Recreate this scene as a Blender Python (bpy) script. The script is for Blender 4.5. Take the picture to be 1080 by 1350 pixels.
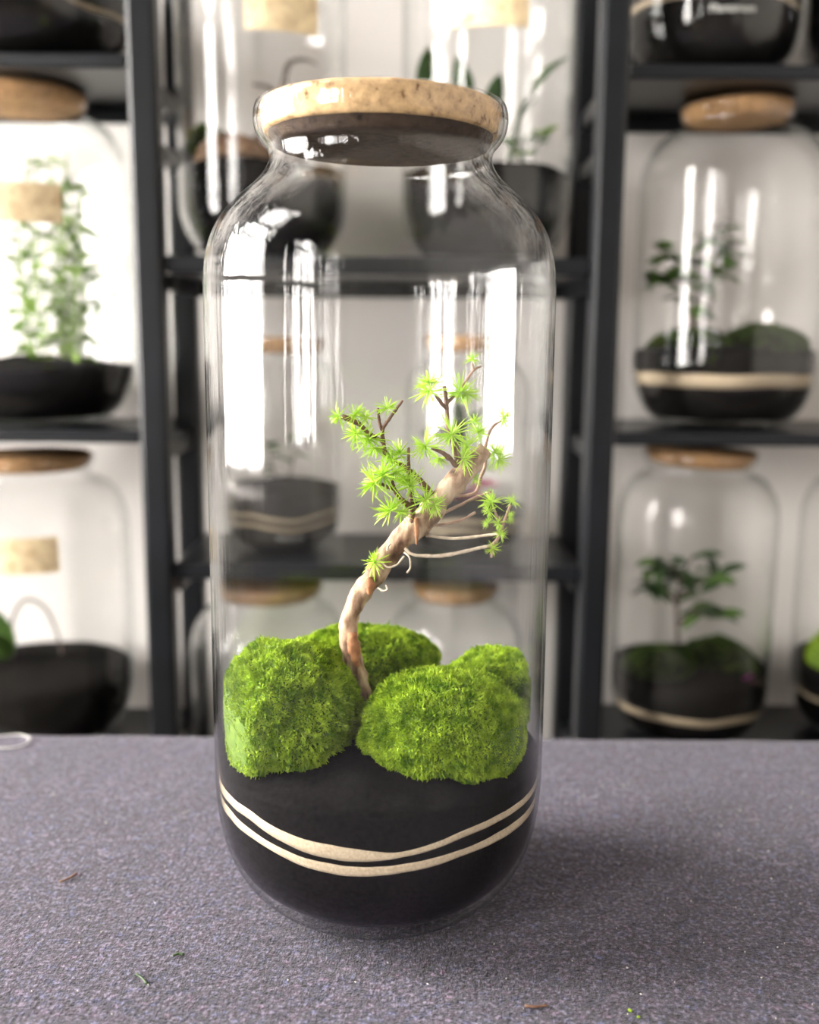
import bpy, math, random
import numpy as np
from mathutils import Vector, Matrix, noise

for o in list(bpy.data.objects):
    bpy.data.objects.remove(o)
scene = bpy.context.scene
C = scene.collection
random.seed(7)
rng = np.random.default_rng(7)
PI = math.pi
TZ = 0.75                       # top of the cloth-covered table
CAM = Vector((0, 0, TZ + 0.448))
FPX = 1350.0                    # focal length in pixels of the 1080x1350 frame
PITCH = math.atan(230 / FPX)
ROLL = math.radians(0.45)

# ------------------------------------------------------------------ camera
cd = bpy.data.cameras.new('camera')
cam = bpy.data.objects.new('camera', cd)
C.objects.link(cam)
cam.matrix_world = (Matrix.Translation(CAM) @ Matrix.Rotation(PI / 2 - PITCH, 4, 'X')
                    @ Matrix.Rotation(ROLL, 4, 'Z'))
cd.sensor_fit = 'VERTICAL'
cd.sensor_height = 36.0
cd.sensor_width = 28.8
cd.lens = FPX / 1350 * 36
cd.clip_start = 0.01
cd.dof.use_dof = True
cd.dof.focus_distance = 0.75
cd.dof.aperture_fstop = cd.lens / 13.0
scene.camera = cam

# ------------------------------------------------------------------ sky and exposure
world = bpy.data.worlds.new('overcast_sky')
scene.world = world
world.use_nodes = True
bg = world.node_tree.nodes['Background']
bg.inputs[0].default_value = (1.0, 0.955, 0.905, 1)
bg.inputs[1].default_value = 18.0
vs = scene.view_settings
vs.view_transform = 'Standard'
vs.look = 'None'
vs.gamma = 1
vs.use_curve_mapping = False
vs.exposure = 1.5
try:
    scene.cycles.transparent_max_bounces = 40
    scene.cycles.max_bounces = 14
    scene.cycles.diffuse_bounces = 5
    scene.cycles.glossy_bounces = 6
except Exception:
    pass

ROOM_X0, ROOM_X1, ROOM_Y0, ROOM_Y1, ROOM_Z1 = -2.0, 2.4, -4.4, 1.84, 4.0
WINDOWS = [(0.32, 1.62, 0.80, 2.60), (-1.70, -0.80, 0.80, 2.60), (-3.75, -2.85, 0.80, 2.60)]   # y0, y1, sill, top of the jamb
for (y0, y1, z0, z1) in WINDOWS:                                    # light portals in the window openings
    ld = bpy.data.lights.new('window_portal', 'AREA')
    ld.shape = 'RECTANGLE'
    ld.size = (z1 + 0.2) - z0
    ld.size_y = y1 - y0
    ld.cycles.is_portal = True
    lo = bpy.data.objects.new('window_portal', ld)
    C.objects.link(lo)
    lo.location = (ROOM_X0 - 0.03, (y0 + y1) / 2, (z0 + z1 + 0.2) / 2)
    lo.rotation_euler = (0, -PI / 2, 0)

CM = cam.matrix_world.to_3x3()


def ray(px, py):
    return (CM @ Vector(((px - 540) / FPX, -(py - 675) / FPX, -1))).normalized()


def at(px, py, Y):
    r = ray(px, py)
    return CAM + r * (Y / r.y)


# ------------------------------------------------------------------ materials
def nodes(name):
    m = bpy.data.materials.new(name)
    m.use_nodes = True
    return m, m.node_tree.nodes, m.node_tree.links


def N(nt, t, **kw):
    n = nt.new(t)
    for k, v in kw.items():
        setattr(n, k, v)
    return n


def ramp(nt, stops):
    r = nt.new('ShaderNodeValToRGB')
    els = r.color_ramp.elements
    while len(els) < len(stops):
        els.new(0.5)
    for e, (p, c) in zip(els, stops):
        e.position = p
        e.color = (*c, 1)
    return r


def principled(name, col, rough=0.6, stops=None, scale=20, detail=6, bump=0.0, bscale=None, bdist=0.002,
               stretch=(1, 1, 1), spec=0.5, metal=0.0, rand=0.0):
    m, nt, lk = nodes(name)
    p = nt['Principled BSDF']
    p.inputs['Base Color'].default_value = (*col, 1)
    p.inputs['Roughness'].default_value = rough
    p.inputs['Specular IOR Level'].default_value = spec
    p.inputs['Metallic'].default_value = metal
    tc = N(nt, 'ShaderNodeTexCoord')
    mp = N(nt, 'ShaderNodeMapping')
    mp.inputs['Scale'].default_value = stretch
    lk.new(tc.outputs['Object'], mp.inputs[0])
    if stops:
        nz = N(nt, 'ShaderNodeTexNoise')
        nz.inputs['Scale'].default_value = scale
        nz.inputs['Detail'].default_value = detail
        lk.new(mp.outputs[0], nz.inputs['Vector'])
        r = ramp(nt, stops)
        lk.new(nz.outputs[0], r.inputs[0])
        lk.new(r.outputs[0], p.inputs['Base Color'])
    if bump:
        nb = N(nt, 'ShaderNodeTexNoise')
        nb.inputs['Scale'].default_value = bscale or scale
        nb.inputs['Detail'].default_value = 5
        lk.new(mp.outputs[0], nb.inputs['Vector'])
        b = N(nt, 'ShaderNodeBump')
        b.inputs['Strength'].default_value = bump
        b.inputs['Distance'].default_value = bdist
        lk.new(nb.outputs[0], b.inputs['Height'])
        lk.new(b.outputs[0], p.inputs['Normal'])
    return m


def glass_mat(name, tint=(0.80, 0.89, 0.87), streak=0.0, f0=0.023, gain=0.9, edge=7.0, dark=0.55):
    """thin-walled jar glass: Schlick reflection over straight transmission, tinted where the wall is seen edge-on"""
    m, nt, lk = nodes(name)
    nt.remove(nt['Principled BSDF'])
    out = nt['Material Output']
    lw = N(nt, 'ShaderNodeLayerWeight')
    lw.inputs['Blend'].default_value = 0.5
    p5 = N(nt, 'ShaderNodeMath', operation='POWER')
    p5.inputs[1].default_value = 5.0
    lk.new(lw.outputs['Facing'], p5.inputs[0])
    ma = N(nt, 'ShaderNodeMath', operation='MULTIPLY_ADD')
    ma.inputs[1].default_value = gain
    ma.inputs[2].default_value = f0
    lk.new(p5.outputs[0], ma.inputs[0])
    p3 = N(nt, 'ShaderNodeMath', operation='POWER')
    p3.inputs[1].default_value = edge
    lk.new(lw.outputs['Facing'], p3.inputs[0])
    mx = N(nt, 'ShaderNodeMix', data_type='RGBA')
    mx.inputs['A'].default_value = (0.997, 0.999, 0.998, 1)
    mx.inputs['B'].default_value = (*[v * dark for v in tint], 1)
    lk.new(p3.outputs[0], mx.inputs['Factor'])
    tr = N(nt, 'ShaderNodeBsdfTransparent')
    lk.new(mx.outputs['Result'], tr.inputs[0])
    gl = N(nt, 'ShaderNodeBsdfGlossy')
    gl.inputs['Roughness'].default_value = 0.0
    gl.inputs['Color'].default_value = (1, 1, 1, 1)
    if streak:
        tc = N(nt, 'ShaderNodeTexCoord')
        mp = N(nt, 'ShaderNodeMapping')
        mp.inputs['Scale'].default_value = (48, 48, 1.1)
        lk.new(tc.outputs['Object'], mp.inputs[0])
        nz = N(nt, 'ShaderNodeTexNoise')
        nz.inputs['Scale'].default_value = 1.0
        nz.inputs['Detail'].default_value = 4
        lk.new(mp.outputs[0], nz.inputs['Vector'])
        b = N(nt, 'ShaderNodeBump')
        b.inputs['Strength'].default_value = 1.0
        b.inputs['Distance'].default_value = streak
        lk.new(nz.outputs[0], b.inputs['Height'])
        lk.new(b.outputs[0], gl.inputs['Normal'])
    mix = N(nt, 'ShaderNodeMixShader')
    lk.new(ma.outputs[0], mix.inputs[0])
    lk.new(tr.outputs[0], mix.inputs[1])
    lk.new(gl.outputs[0], mix.inputs[2])
    lk.new(mix.outputs[0], out.inputs['Surface'])
    return m


def leaf_mat(name, c1, c2, trans=0.35, rough=0.45, scale=60, spec=0.4):
    m, nt, lk = nodes(name)
    p = nt['Principled BSDF']
    p.inputs['Roughness'].default_value = rough
    p.inputs['Specular IOR Level'].default_value = spec
    tc = N(nt, 'ShaderNodeTexCoord')
    oi = N(nt, 'ShaderNodeObjectInfo')
    va = N(nt, 'ShaderNodeVectorMath', operation='ADD')
    lk.new(tc.outputs['Object'], va.inputs[0])
    lk.new(oi.outputs['Random'], va.inputs[1])
    nz = N(nt, 'ShaderNodeTexNoise')
    nz.inputs['Scale'].default_value = scale
    nz.inputs['Detail'].default_value = 3
    lk.new(va.outputs[0], nz.inputs['Vector'])
    r = ramp(nt, [(0.32, c1), (0.68, c2)])
    lk.new(nz.outputs[0], r.inputs[0])
    lk.new(r.outputs[0], p.inputs['Base Color'])
    tl = N(nt, 'ShaderNodeBsdfTranslucent')
    lk.new(r.outputs[0], tl.inputs[0])
    mix = N(nt, 'ShaderNodeMixShader')
    mix.inputs[0].default_value = trans
    lk.new(p.outputs[0], mix.inputs[1])
    lk.new(tl.outputs[0], mix.inputs[2])
    lk.new(mix.outputs[0], nt['Material Output'].inputs['Surface'])
    return m


def felt_mat():
    m, nt, lk = nodes('felt_cloth')
    p = nt['Principled BSDF']
    p.inputs['Roughness'].default_value = 0.95
    p.inputs['Specular IOR Level'].default_value = 0.15
    p.inputs['Sheen Weight'].default_value = 0.25
    p.inputs['Sheen Roughness'].default_value = 0.5
    tc = N(nt, 'ShaderNodeTexCoord')

    def nz(scale, det, vec=None):
        n = N(nt, 'ShaderNodeTexNoise')
        n.inputs['Scale'].default_value = scale
        n.inputs['Detail'].default_value = det
        lk.new(vec or tc.outputs['Object'], n.inputs['Vector'])
        return n
    flecks = nz(330, 4)
    r1 = ramp(nt, [(0.34, (0.008, 0.006, 0.010)), (0.44, (0.033, 0.028, 0.043)), (0.56, (0.066, 0.056, 0.084)),
                   (0.67, (0.19, 0.165, 0.225))])
    lk.new(flecks.outputs[0], r1.inputs[0])
    hue = nz(150, 2)
    r2 = ramp(nt, [(0.28, (0.55, 0.75, 1.25)), (0.45, (0.95, 0.97, 1.03)), (0.58, (1.05, 0.98, 1.0)),
                   (0.74, (1.35, 0.85, 1.02))])
    lk.new(hue.outputs['Fac'], r2.inputs[0])
    big = nz(7, 3)
    r3 = ramp(nt, [(0.3, (0.86, 0.86, 0.88)), (0.7, (1.1, 1.08, 1.12))])
    lk.new(big.outputs[0], r3.inputs[0])
    m1 = N(nt, 'ShaderNodeMix', data_type='RGBA', blend_type='MULTIPLY')
    m1.inputs['Factor'].default_value = 0.75
    lk.new(r1.outputs[0], m1.inputs['A'])
    lk.new(r2.outputs[0], m1.inputs['B'])
    m2 = N(nt, 'ShaderNodeMix', data_type='RGBA', blend_type='MULTIPLY')
    m2.inputs['Factor'].default_value = 1
    lk.new(m1.outputs['Result'], m2.inputs['A'])
    lk.new(r3.outputs[0], m2.inputs['B'])
    lk.new(m2.outputs['Result'], p.inputs['Base Color'])
    # stitched rib lines plus loose fibre relief
    mp = N(nt, 'ShaderNodeMapping')
    mp.inputs['Scale'].default_value = (380, 120, 120)
    mp.inputs['Rotation'].default_value = (0, 0, 0.25)
    lk.new(tc.outputs['Object'], mp.inputs[0])
    ribs = nz(1.0, 2, mp.outputs[0])
    fib = nz(700, 4)
    lump = nz(90, 3)
    a1 = N(nt, 'ShaderNodeMath', operation='MULTIPLY_ADD')
    a1.inputs[1].default_value = 0.9
    lk.new(ribs.outputs[0], a1.inputs[0])
    lk.new(fib.outputs[0], a1.inputs[2])
    a2 = N(nt, 'ShaderNodeMath', operation='MULTIPLY_ADD')
    a2.inputs[1].default_value = 1.2
    lk.new(lump.outputs[0], a2.inputs[0])
    lk.new(a1.outputs[0], a2.inputs[2])
    b = N(nt, 'ShaderNodeBump')
    b.inputs['Strength'].default_value = 0.9
    b.inputs['Distance'].default_value = 0.0028
    lk.new(a2.outputs[0], b.inputs['Height'])
    lk.new(b.outputs[0], p.inputs['Normal'])
    return m


def cork_mat(name, light=(0.60, 0.40, 0.21), dark=(0.16, 0.08, 0.035), scale=130):
    m, nt, lk = nodes(name)
    p = nt['Principled BSDF']
    p.inputs['Roughness'].default_value = 0.85
    p.inputs['Specular IOR Level'].default_value = 0.2
    tc = N(nt, 'ShaderNodeTexCoord')
    n1 = N(nt, 'ShaderNodeTexNoise')
    n1.inputs['Scale'].default_value = scale
    n1.inputs['Detail'].default_value = 5
    n1.inputs['Roughness'].default_value = 0.65
    lk.new(tc.outputs['Object'], n1.inputs['Vector'])
    mid = tuple(0.75 * a + 0.1 * b for a, b in zip(light, dark))
    r = ramp(nt, [(0.33, dark), (0.42, mid), (0.55, light), (0.75, tuple(min(1, v * 1.25) for v in light))])
    lk.new(n1.outputs[0], r.inputs[0])
    lk.new(r.outputs[0], p.inputs['Base Color'])
    b = N(nt, 'ShaderNodeBump')
    b.inputs['Strength'].default_value = 0.7
    b.inputs['Distance'].default_value = 0.002
    lk.new(n1.outputs[0], b.inputs['Height'])
    lk.new(b.outputs[0], p.inputs['Normal'])
    return m


M = {}
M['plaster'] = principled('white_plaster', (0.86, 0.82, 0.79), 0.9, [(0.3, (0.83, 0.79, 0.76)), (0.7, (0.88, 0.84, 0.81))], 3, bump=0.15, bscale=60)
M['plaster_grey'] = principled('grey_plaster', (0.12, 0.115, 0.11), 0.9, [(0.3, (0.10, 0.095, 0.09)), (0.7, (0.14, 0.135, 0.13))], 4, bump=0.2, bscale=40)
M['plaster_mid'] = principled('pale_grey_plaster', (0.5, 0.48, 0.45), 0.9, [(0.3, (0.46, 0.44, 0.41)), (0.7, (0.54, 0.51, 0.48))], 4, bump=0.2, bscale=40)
M['ceiling'] = principled('ceiling_paint', (0.22, 0.21, 0.20), 0.9)
M['floor'] = principled('floor_concrete', (0.1, 0.09, 0.08), 0.6, [(0.3, (0.08, 0.07, 0.065)), (0.7, (0.13, 0.12, 0.11))], 5)
M['win_frame'] = principled('window_paint', (0.30, 0.30, 0.31), 0.5)
M['steel'] = principled('dark_grey_steel', (0.008, 0.009, 0.011), 0.33, [(0.3, (0.007, 0.008, 0.009)), (0.7, (0.010, 0.011, 0.014))], 12, spec=0.3)
M['table_wood'] = principled('table_wood', (0.3, 0.2, 0.12), 0.6, [(0.3, (0.22, 0.14, 0.08)), (0.7, (0.36, 0.25, 0.15))], 6, stretch=(1, 12, 12))
M['felt'] = felt_mat()
M['cork'] = cork_mat('cork')
M['cork_bg'] = cork_mat('orange_brown_cork', (0.46, 0.27, 0.13), (0.14, 0.07, 0.03))
M['cork_dark'] = cork_mat('dark_brown_cork', (0.055, 0.036, 0.024), (0.015, 0.009, 0.006))  # deep brown for the plug under the tall jar's lid
M['cork_tag'] = cork_mat('cork_sheet', (0.90, 0.72, 0.45), (0.66, 0.42, 0.19), 60)
M['glass'] = glass_mat('jar_glass', streak=0.0022, edge=5.5, dark=0.12, gain=0.8)
M['glass_bg'] = glass_mat('shelf_jar_glass', streak=0.0015, f0=0.024)
M['pane'] = glass_mat('window_pane')
M['soil'] = principled('black_soil', (0.006, 0.0055, 0.005), 0.9, [(0.35, (0.003, 0.0028, 0.0026)), (0.7, (0.011, 0.0095, 0.009))], 260, bump=0.5, bscale=300, bdist=0.001, spec=0.04)
M['sand'] = principled('beige_sand', (0.6, 0.48, 0.33), 0.9, [(0.3, (0.50, 0.39, 0.26)), (0.7, (0.70, 0.58, 0.42))], 500, bump=0.3, bscale=600, bdist=0.0005)
M['sand_shaded'] = principled('shaded_beige_sand', (0.36, 0.28, 0.19), 0.9, [(0.3, (0.30, 0.23, 0.15)), (0.7, (0.42, 0.34, 0.24))], 300)  # beige sand for the rack jars, with their shade put into the colour
M['moss_core'] = principled('moss_core', (0.09, 0.16, 0.012), 0.9, [(0.3, (0.06, 0.12, 0.008)), (0.7, (0.16, 0.25, 0.02))], 160)
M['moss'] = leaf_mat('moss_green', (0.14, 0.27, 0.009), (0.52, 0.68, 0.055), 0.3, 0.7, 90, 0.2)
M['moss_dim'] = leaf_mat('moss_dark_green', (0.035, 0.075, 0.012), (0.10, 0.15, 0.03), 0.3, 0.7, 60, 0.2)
M['bark'] = principled('larch_bark', (0.4, 0.28, 0.18), 0.8, [(0.30, (0.05, 0.022, 0.012)), (0.42, (0.20, 0.11, 0.065)), (0.54, (0.40, 0.27, 0.175)), (0.72, (0.62, 0.49, 0.36))], 120, bump=0.9, bscale=200, bdist=0.0015, stretch=(1, 1, 0.35))
M['bark_red'] = principled('peeling_bark', (0.30, 0.12, 0.05), 0.8, [(0.3, (0.20, 0.075, 0.03)), (0.7, (0.42, 0.19, 0.08))], 150, bump=0.6, bscale=250, bdist=0.001)
M['twig'] = principled('brown_twig', (0.16, 0.08, 0.05), 0.75, [(0.3, (0.09, 0.04, 0.025)), (0.7, (0.24, 0.13, 0.08))], 200, bump=0.6, bscale=300, bdist=0.001)
M['twig_pale'] = principled('pale_twig', (0.55, 0.45, 0.35), 0.75, [(0.3, (0.40, 0.30, 0.22)), (0.7, (0.72, 0.62, 0.50))], 200)
M['needle'] = leaf_mat('larch_needles', (0.48, 0.70, 0.05), (0.74, 0.92, 0.18), 0.45, 0.5, 40)
M['leaf'] = leaf_mat('green_leaf', (0.08, 0.17, 0.04), (0.20, 0.33, 0.08), 0.35)
M['leaf_bright'] = leaf_mat('bright_green_leaf', (0.16, 0.30, 0.04), (0.36, 0.52, 0.10), 0.4)
M['leaf_dark'] = leaf_mat('dark_green_leaf', (0.02, 0.05, 0.018), (0.06, 0.11, 0.03), 0.15, 0.35)
M['leaf_pink'] = leaf_mat('pink_leaf', (0.45, 0.04, 0.12), (0.62, 0.12, 0.22), 0.3)
M['wood_bg'] = principled('driftwood', (0.12, 0.09, 0.075), 0.8, [(0.3, (0.08, 0.06, 0.05)), (0.7, (0.18, 0.14, 0.115))], 60)
M['bark_chip'] = principled('bark_chips', (0.2, 0.11, 0.06), 0.85, [(0.3, (0.10, 0.05, 0.03)), (0.5, (0.24, 0.14, 0.08)), (0.7, (0.40, 0.30, 0.2))], 70, bump=0.8, bdist=0.004)
M['thread'] = principled('pale_thread', (0.72, 0.70, 0.66), 0.8)
M['lint'] = principled('pale_lint', (0.55, 0.52, 0.45), 0.9)
M['print'] = principled('white_print', (0.55, 0.55, 0.52), 0.6)
M['white_leaf'] = leaf_mat('white_petal', (0.7, 0.7, 0.68), (0.8, 0.8, 0.78), 0.3)
M['magenta'] = leaf_mat('magenta_petal', (0.30, 0.02, 0.22), (0.45, 0.05, 0.32), 0.3)


# ------------------------------------------------------------------ mesh helpers
def tag(o, label=None, cat=None, group=None, kind=None):
    if label: o['label'] = label
    if cat: o['category'] = cat
    if group: o['group'] = group
    if kind: o['kind'] = kind
    return o


def link(name, me, mat=None, parent=None, loc=None):
    o = bpy.data.objects.new(name, me)
    C.objects.link(o)
    if mat is not None and len(me.materials) == 0:
        me.materials.append(mat)
    if parent is not None:
        o.parent = parent
    if loc is not None:
        o.location = loc
    return o


def empty(name, loc, rz=0.0):
    o = bpy.data.objects.new(name, None)
    o.empty_display_size = 0.05
    C.objects.link(o)
    o.location = loc
    o.rotation_euler = (0, 0, rz)
    return o


def mk(name, verts, faces, smooth=True):
    me = bpy.data.meshes.new(name)
    me.from_pydata([tuple(v) for v in verts], [], faces)
    me.update()
    if smooth:
        me.polygons.foreach_set('use_smooth', [True] * len(me.polygons))
    return me


class MB:
    def __init__(s):
        s.v, s.f = [], []

    def add(s, v, f):
        b = len(s.v)
        s.v += [tuple(p) for p in v]
        s.f += [tuple(b + i for i in q) for q in f]
        return s

    def box(s, a, b):
        x0, y0, z0 = a
        x1, y1, z1 = b
        return s.add([(x0, y0, z0), (x1, y0, z0), (x1, y1, z0), (x0, y1, z0), (x0, y0, z1), (x1, y0, z1), (x1, y1, z1), (x0, y1, z1)],
                     [(0, 3, 2, 1), (4, 5, 6, 7), (0, 1, 5, 4), (1, 2, 6, 5), (2, 3, 7, 6), (3, 0, 4, 7)])

    def bar(s, p, q, w, h):
        p, q = Vector(p), Vector(q)
        d = (q - p).normalized()
        up = Vector((0, 0, 1)) if abs(d.z) < 0.95 else Vector((0, 1, 0))
        sx = d.cross(up).normalized() * w / 2
        sy = sx.cross(d).normalized() * h / 2
        v = [e + a * sx + b * sy for e in (p, q) for a, b in ((-1, -1), (1, -1), (1, 1), (-1, 1))]
        return s.add(v, [(3, 2, 1, 0), (4, 5, 6, 7), (0, 1, 5, 4), (1, 2, 6, 5), (2, 3, 7, 6), (3, 0, 4, 7)])

    def me(s, name, smooth=False):
        return mk(name, s.v, s.f, smooth)


def bevel(o, w, seg=2):
    m = o.modifiers.new('bevel', 'BEVEL')
    m.width = w
    m.segments = seg
    m.limit_method = 'ANGLE'
    return o


def lathe_me(name, prof, seg=96, closed=False, fn=None, smooth=True):
    """revolve (r, z) points about the local z axis; fn(r, z, a, i) may move a point"""
    v, f = [], []
    n = len(prof)
    rings = []
    for i, (r, z) in enumerate(prof):
        if r < 1e-6:
            rings.append([len(v)])
            v.append((0, 0, z if fn is None else fn(0, z, 0, i)[1]))
        else:
            ids = []
            for k in range(seg):
                a = 2 * PI * k / seg
                rr, zz = (r, z) if fn is None else fn(r, z, a, i)
                ids.append(len(v))
                v.append((rr * math.cos(a), rr * math.sin(a), zz))
            rings.append(ids)
    pairs = [(i, i + 1) for i in range(n - 1)] + ([(n - 1, 0)] if closed else [])
    for i, j in pairs:
        A, B = rings[i], rings[j]
        if len(A) == 1 and len(B) == 1:
            continue
        for k in range(seg):
            k2 = (k + 1) % seg
            if len(A) == 1:
                f.append((A[0], B[k2], B[k]))
            elif len(B) == 1:
                f.append((A[k], A[k2], B[0]))
            else:
                f.append((A[k], A[k2], B[k2], B[k]))
    return mk(name, v, f, smooth)


def catmull(P, sub=5):
    P = [Vector(p) for p in P]
    if len(P) < 3:
        return [P[0].lerp(P[-1], k / sub) for k in range(sub + 1)]
    Q = [P[0] * 2 - P[1]] + P + [P[-1] * 2 - P[-2]]
    out = []
    for i in range(1, len(Q) - 2):
        a, b, c, d = Q[i - 1:i + 3]
        for k in range(sub):
            t = k / sub
            out.append(0.5 * (2 * b + (c - a) * t + (2 * a - 5 * b + 4 * c - d) * t * t + (-a + 3 * b - 3 * c + d) * t ** 3))
    out.append(P[-1])
    return out


def tube(mb, P, R, seg=8, sub=5, wob=0.0, ns=150.0):
    n0 = len(P)
    Q = catmull(P, sub)
    m = len(Q)
    rad = np.interp(np.linspace(0, n0 - 1, m), range(n0), R) if hasattr(R, '__len__') else [R] * m
    T = [(Q[min(i + 1, m - 1)] - Q[max(i - 1, 0)]).normalized() for i in range(m)]
    u = T[0].cross(Vector((0.3, 1, 0.2))).normalized()
    v = []
    for i in range(m):
        u = (u - T[i] * u.dot(T[i])).normalized()
        w = T[i].cross(u)
        for k in range(seg):
            a = 2 * PI * k / seg
            d = u * math.cos(a) + w * math.sin(a)
            p = Q[i] + d * rad[i]
            if wob:
                p += d * rad[i] * wob * noise.noise(p * ns)
            v.append(p)
    f = [(i * seg + k, i * seg + (k + 1) % seg, (i + 1) * seg + (k + 1) % seg, (i + 1) * seg + k) for i in range(m - 1) for k in range(seg)]
    f.append(tuple(range(seg - 1, -1, -1)))
    f.append(tuple((m - 1) * seg + k for k in range(seg)))
    mb.add(v, f)
    return mb


# ------------------------------------------------------------------ room shell
def struct(name, me, mat, parent=None):
    o = link(name, me, mat, parent)
    o['kind'] = 'structure'
    return o


X0, X1, Y0, Y1, Z1 = ROOM_X0, ROOM_X1, ROOM_Y0, ROOM_Y1, ROOM_Z1
struct('floor', MB().box((X0 - .3, Y0 - .2, -.1), (X1 + .2, Y1 + .2, 0)).me('floor'), M['floor'])
struct('ceiling', MB().box((X0 - .3, Y0 - .2, Z1), (X1 + .2, Y1 + .2, Z1 + .1)).me('ceiling'), M['ceiling'])
struct('wall_back', MB().box((X0 - .3, Y1, 0), (X1 + .2, Y1 + .2, Z1)).me('wall_back'), M['plaster'])
struct('wall_right', MB().box((X1, Y0, 0), (X1 + .2, Y1, Z1)).me('wall_right'), M['plaster_mid'])
struct('wall_front', MB().box((X0 - .3, Y0 - .2, 0), (X1 + .2, Y0, Z1)).me('wall_front'), M['plaster_grey'])
# left wall with segment-arched window openings
ARCH = 0.20
wl = MB()
edges = sorted(WINDOWS)
ys = [Y0] + [e for w in edges for e in w[:2]] + [Y1]
for a, b in zip(ys[0::2], ys[1::2]):
    wl.box((X0 - .3, a, 0), (X0, b, Z1))


def arch_z(y, y0, y1, z1):
    t = (y - (y0 + y1) / 2) / ((y1 - y0) / 2)
    return z1 + ARCH * math.sqrt(max(0, 1 - t * t * 0.96)) - ARCH * 0.2


for (y0, y1, z0, z1) in edges:
    wl.box((X0 - .3, y0, 0), (X0, y1, z0))
    K = 16
    for k in range(K):
        ya, yb = y0 + (y1 - y0) * k / K, y0 + (y1 - y0) * (k + 1) / K
        za, zb = arch_z(ya, y0, y1, z1), arch_z(yb, y0, y1, z1)
        wl.add([(X0 - .3, ya, za), (X0, ya, za), (X0, yb, zb), (X0 - .3, yb, zb), (X0 - .3, ya, Z1), (X0, ya, Z1), (X0, yb, Z1), (X0 - .3, yb, Z1)],
               [(0, 3, 2, 1), (4, 5, 6, 7), (0, 1, 5, 4), (2, 3, 7, 6)])
struct('wall_left', wl.me('wall_left'), M['plaster_grey'])
for i, (y0, y1, z0, z1) in enumerate(WINDOWS):
    w = empty('window_%d' % (i + 1), (0, 0, 0))
    w['kind'] = 'structure'
    xw = X0 - 0.16
    fr = MB()
    K = 16
    pts = [Vector((xw, y0 + .025, z0))] + [Vector((xw, min(max(y, y0 + .025), y1 - .025), arch_z(y, y0, y1, z1) - .025)) for y in np.linspace(y0, y1, K + 1)] + [Vector((xw, y1 - .025, z0))]
    for p, q in zip(pts, pts[1:]):
        fr.bar(p, q, .06, .05)
    fr.bar((xw, y0, z0 + .025), (xw, y1, z0 + .025), .06, .05)
    link('window_frame', fr.me('window_frame'), M['win_frame'], w)
    ym = (y0 + y1) / 2
    link('mullion', MB().bar((xw, ym, z0), (xw, ym, arch_z(ym, y0, y1, z1)), .05, .045).me('mullion'), M['win_frame'], w)
    rails = [z0 + .62, z0 + 1.45]
    for zr in rails:
        link('glazing_bar', MB().bar((xw, y0, zr), (xw, y1, zr), .05, .045).me('glazing_bar'), M['win_frame'], w)
    zs = [z0 + .05] + rails + [None]
    for a, b in ((y0 + .05, ym - .02), (ym + .02, y1 - .05)):
        for k in range(3):
            lo_, hi = zs[k], zs[k + 1]
            if hi is not None:
                me = MB().box((xw - .003, a, lo_), (xw + .003, b, hi)).me('pane')
            else:
                P = [(a, lo_), (b, lo_)] + [(y, arch_z(y, y0, y1, z1) - .03) for y in np.linspace(b, a, 7)]
                n = len(P)
                me = MB().add([(xw - .003, y, z) for y, z in P] + [(xw + .003, y, z) for y, z in P],
                              [tuple(range(n)), tuple(range(2 * n - 1, n - 1, -1))] + [(k_, k_ + n, (k_ + 1) % n + n, (k_ + 1) % n) for k_ in range(n)]).me('pane')
            link('pane', me, M['pane'], w)
    link('window_sill', MB().box((X0 - .14, y0 - .0, z0 - .03), (X0 + .05, y1 + .0, z0 + .004)).me('window_sill'), M['plaster'], w)

# ------------------------------------------------------------------ table and felt cloth
TB = 1.112                       # back edge of the table
tb = empty('work_table', (0, 0, 0))
tag(tb, 'wooden work table hidden under the purple grey felt cloth', 'table')
bevel(link('tabletop', MB().box((-1.15, .10, TZ - .045), (1.15, TB - .012, TZ - .006)).me('tabletop'), M['table_wood'], tb), .003)
for x in (-1.05, 1.05):
    for y in (.17, TB - .09):
        link('leg', MB().box((x - .03, y - .03, 0), (x + .03, y + .03, TZ - .045)).me('leg'), M['table_wood'], tb)
for y in (.17, TB - .09):
    link('apron', MB().box((-1.02, y - .012, TZ - .135), (1.02, y + .012, TZ - .045)).me('apron'), M['table_wood'], tb)

cv, cf = [], []
prof = [(.085, -.16), (.086, -.05), (.088, -.006), (.094, -.001)] + [(y, 0) for y in np.linspace(.11, TB - .02, 60)] + [(TB - .006, -.001), (TB - .001, -.005), (TB, -.02), (TB + .002, -.10), (TB + .004, -.20)]
NX = 200
for j, (y, z) in enumerate(prof):
    for i in range(NX + 1):
        x = -1.2 + 2.4 * i / NX
        e = 0.0025 * noise.noise(Vector((x * 14, j * .3, 3))) if y > TB - .03 else 0
        wz = 0.0007 * noise.noise(Vector((x * 9, y * 9, 1))) if z == 0 else 0
        cv.append((x, y + e, TZ + z + wz - .0006))
W = NX + 1
for j in range(len(prof) - 1):
    for i in range(NX):
        cf.append((j * W + i, j * W + i + 1, (j + 1) * W + i + 1, (j + 1) * W + i))
cloth = link('felt_cloth', mk('felt_cloth', cv, cf), M['felt'])
sm = cloth.modifiers.new('thickness', 'SOLIDIFY')
sm.thickness = 0.004
sm.offset = -1
tag(cloth, 'purple grey felt cloth spread over the table under the jar', 'cloth')

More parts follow.
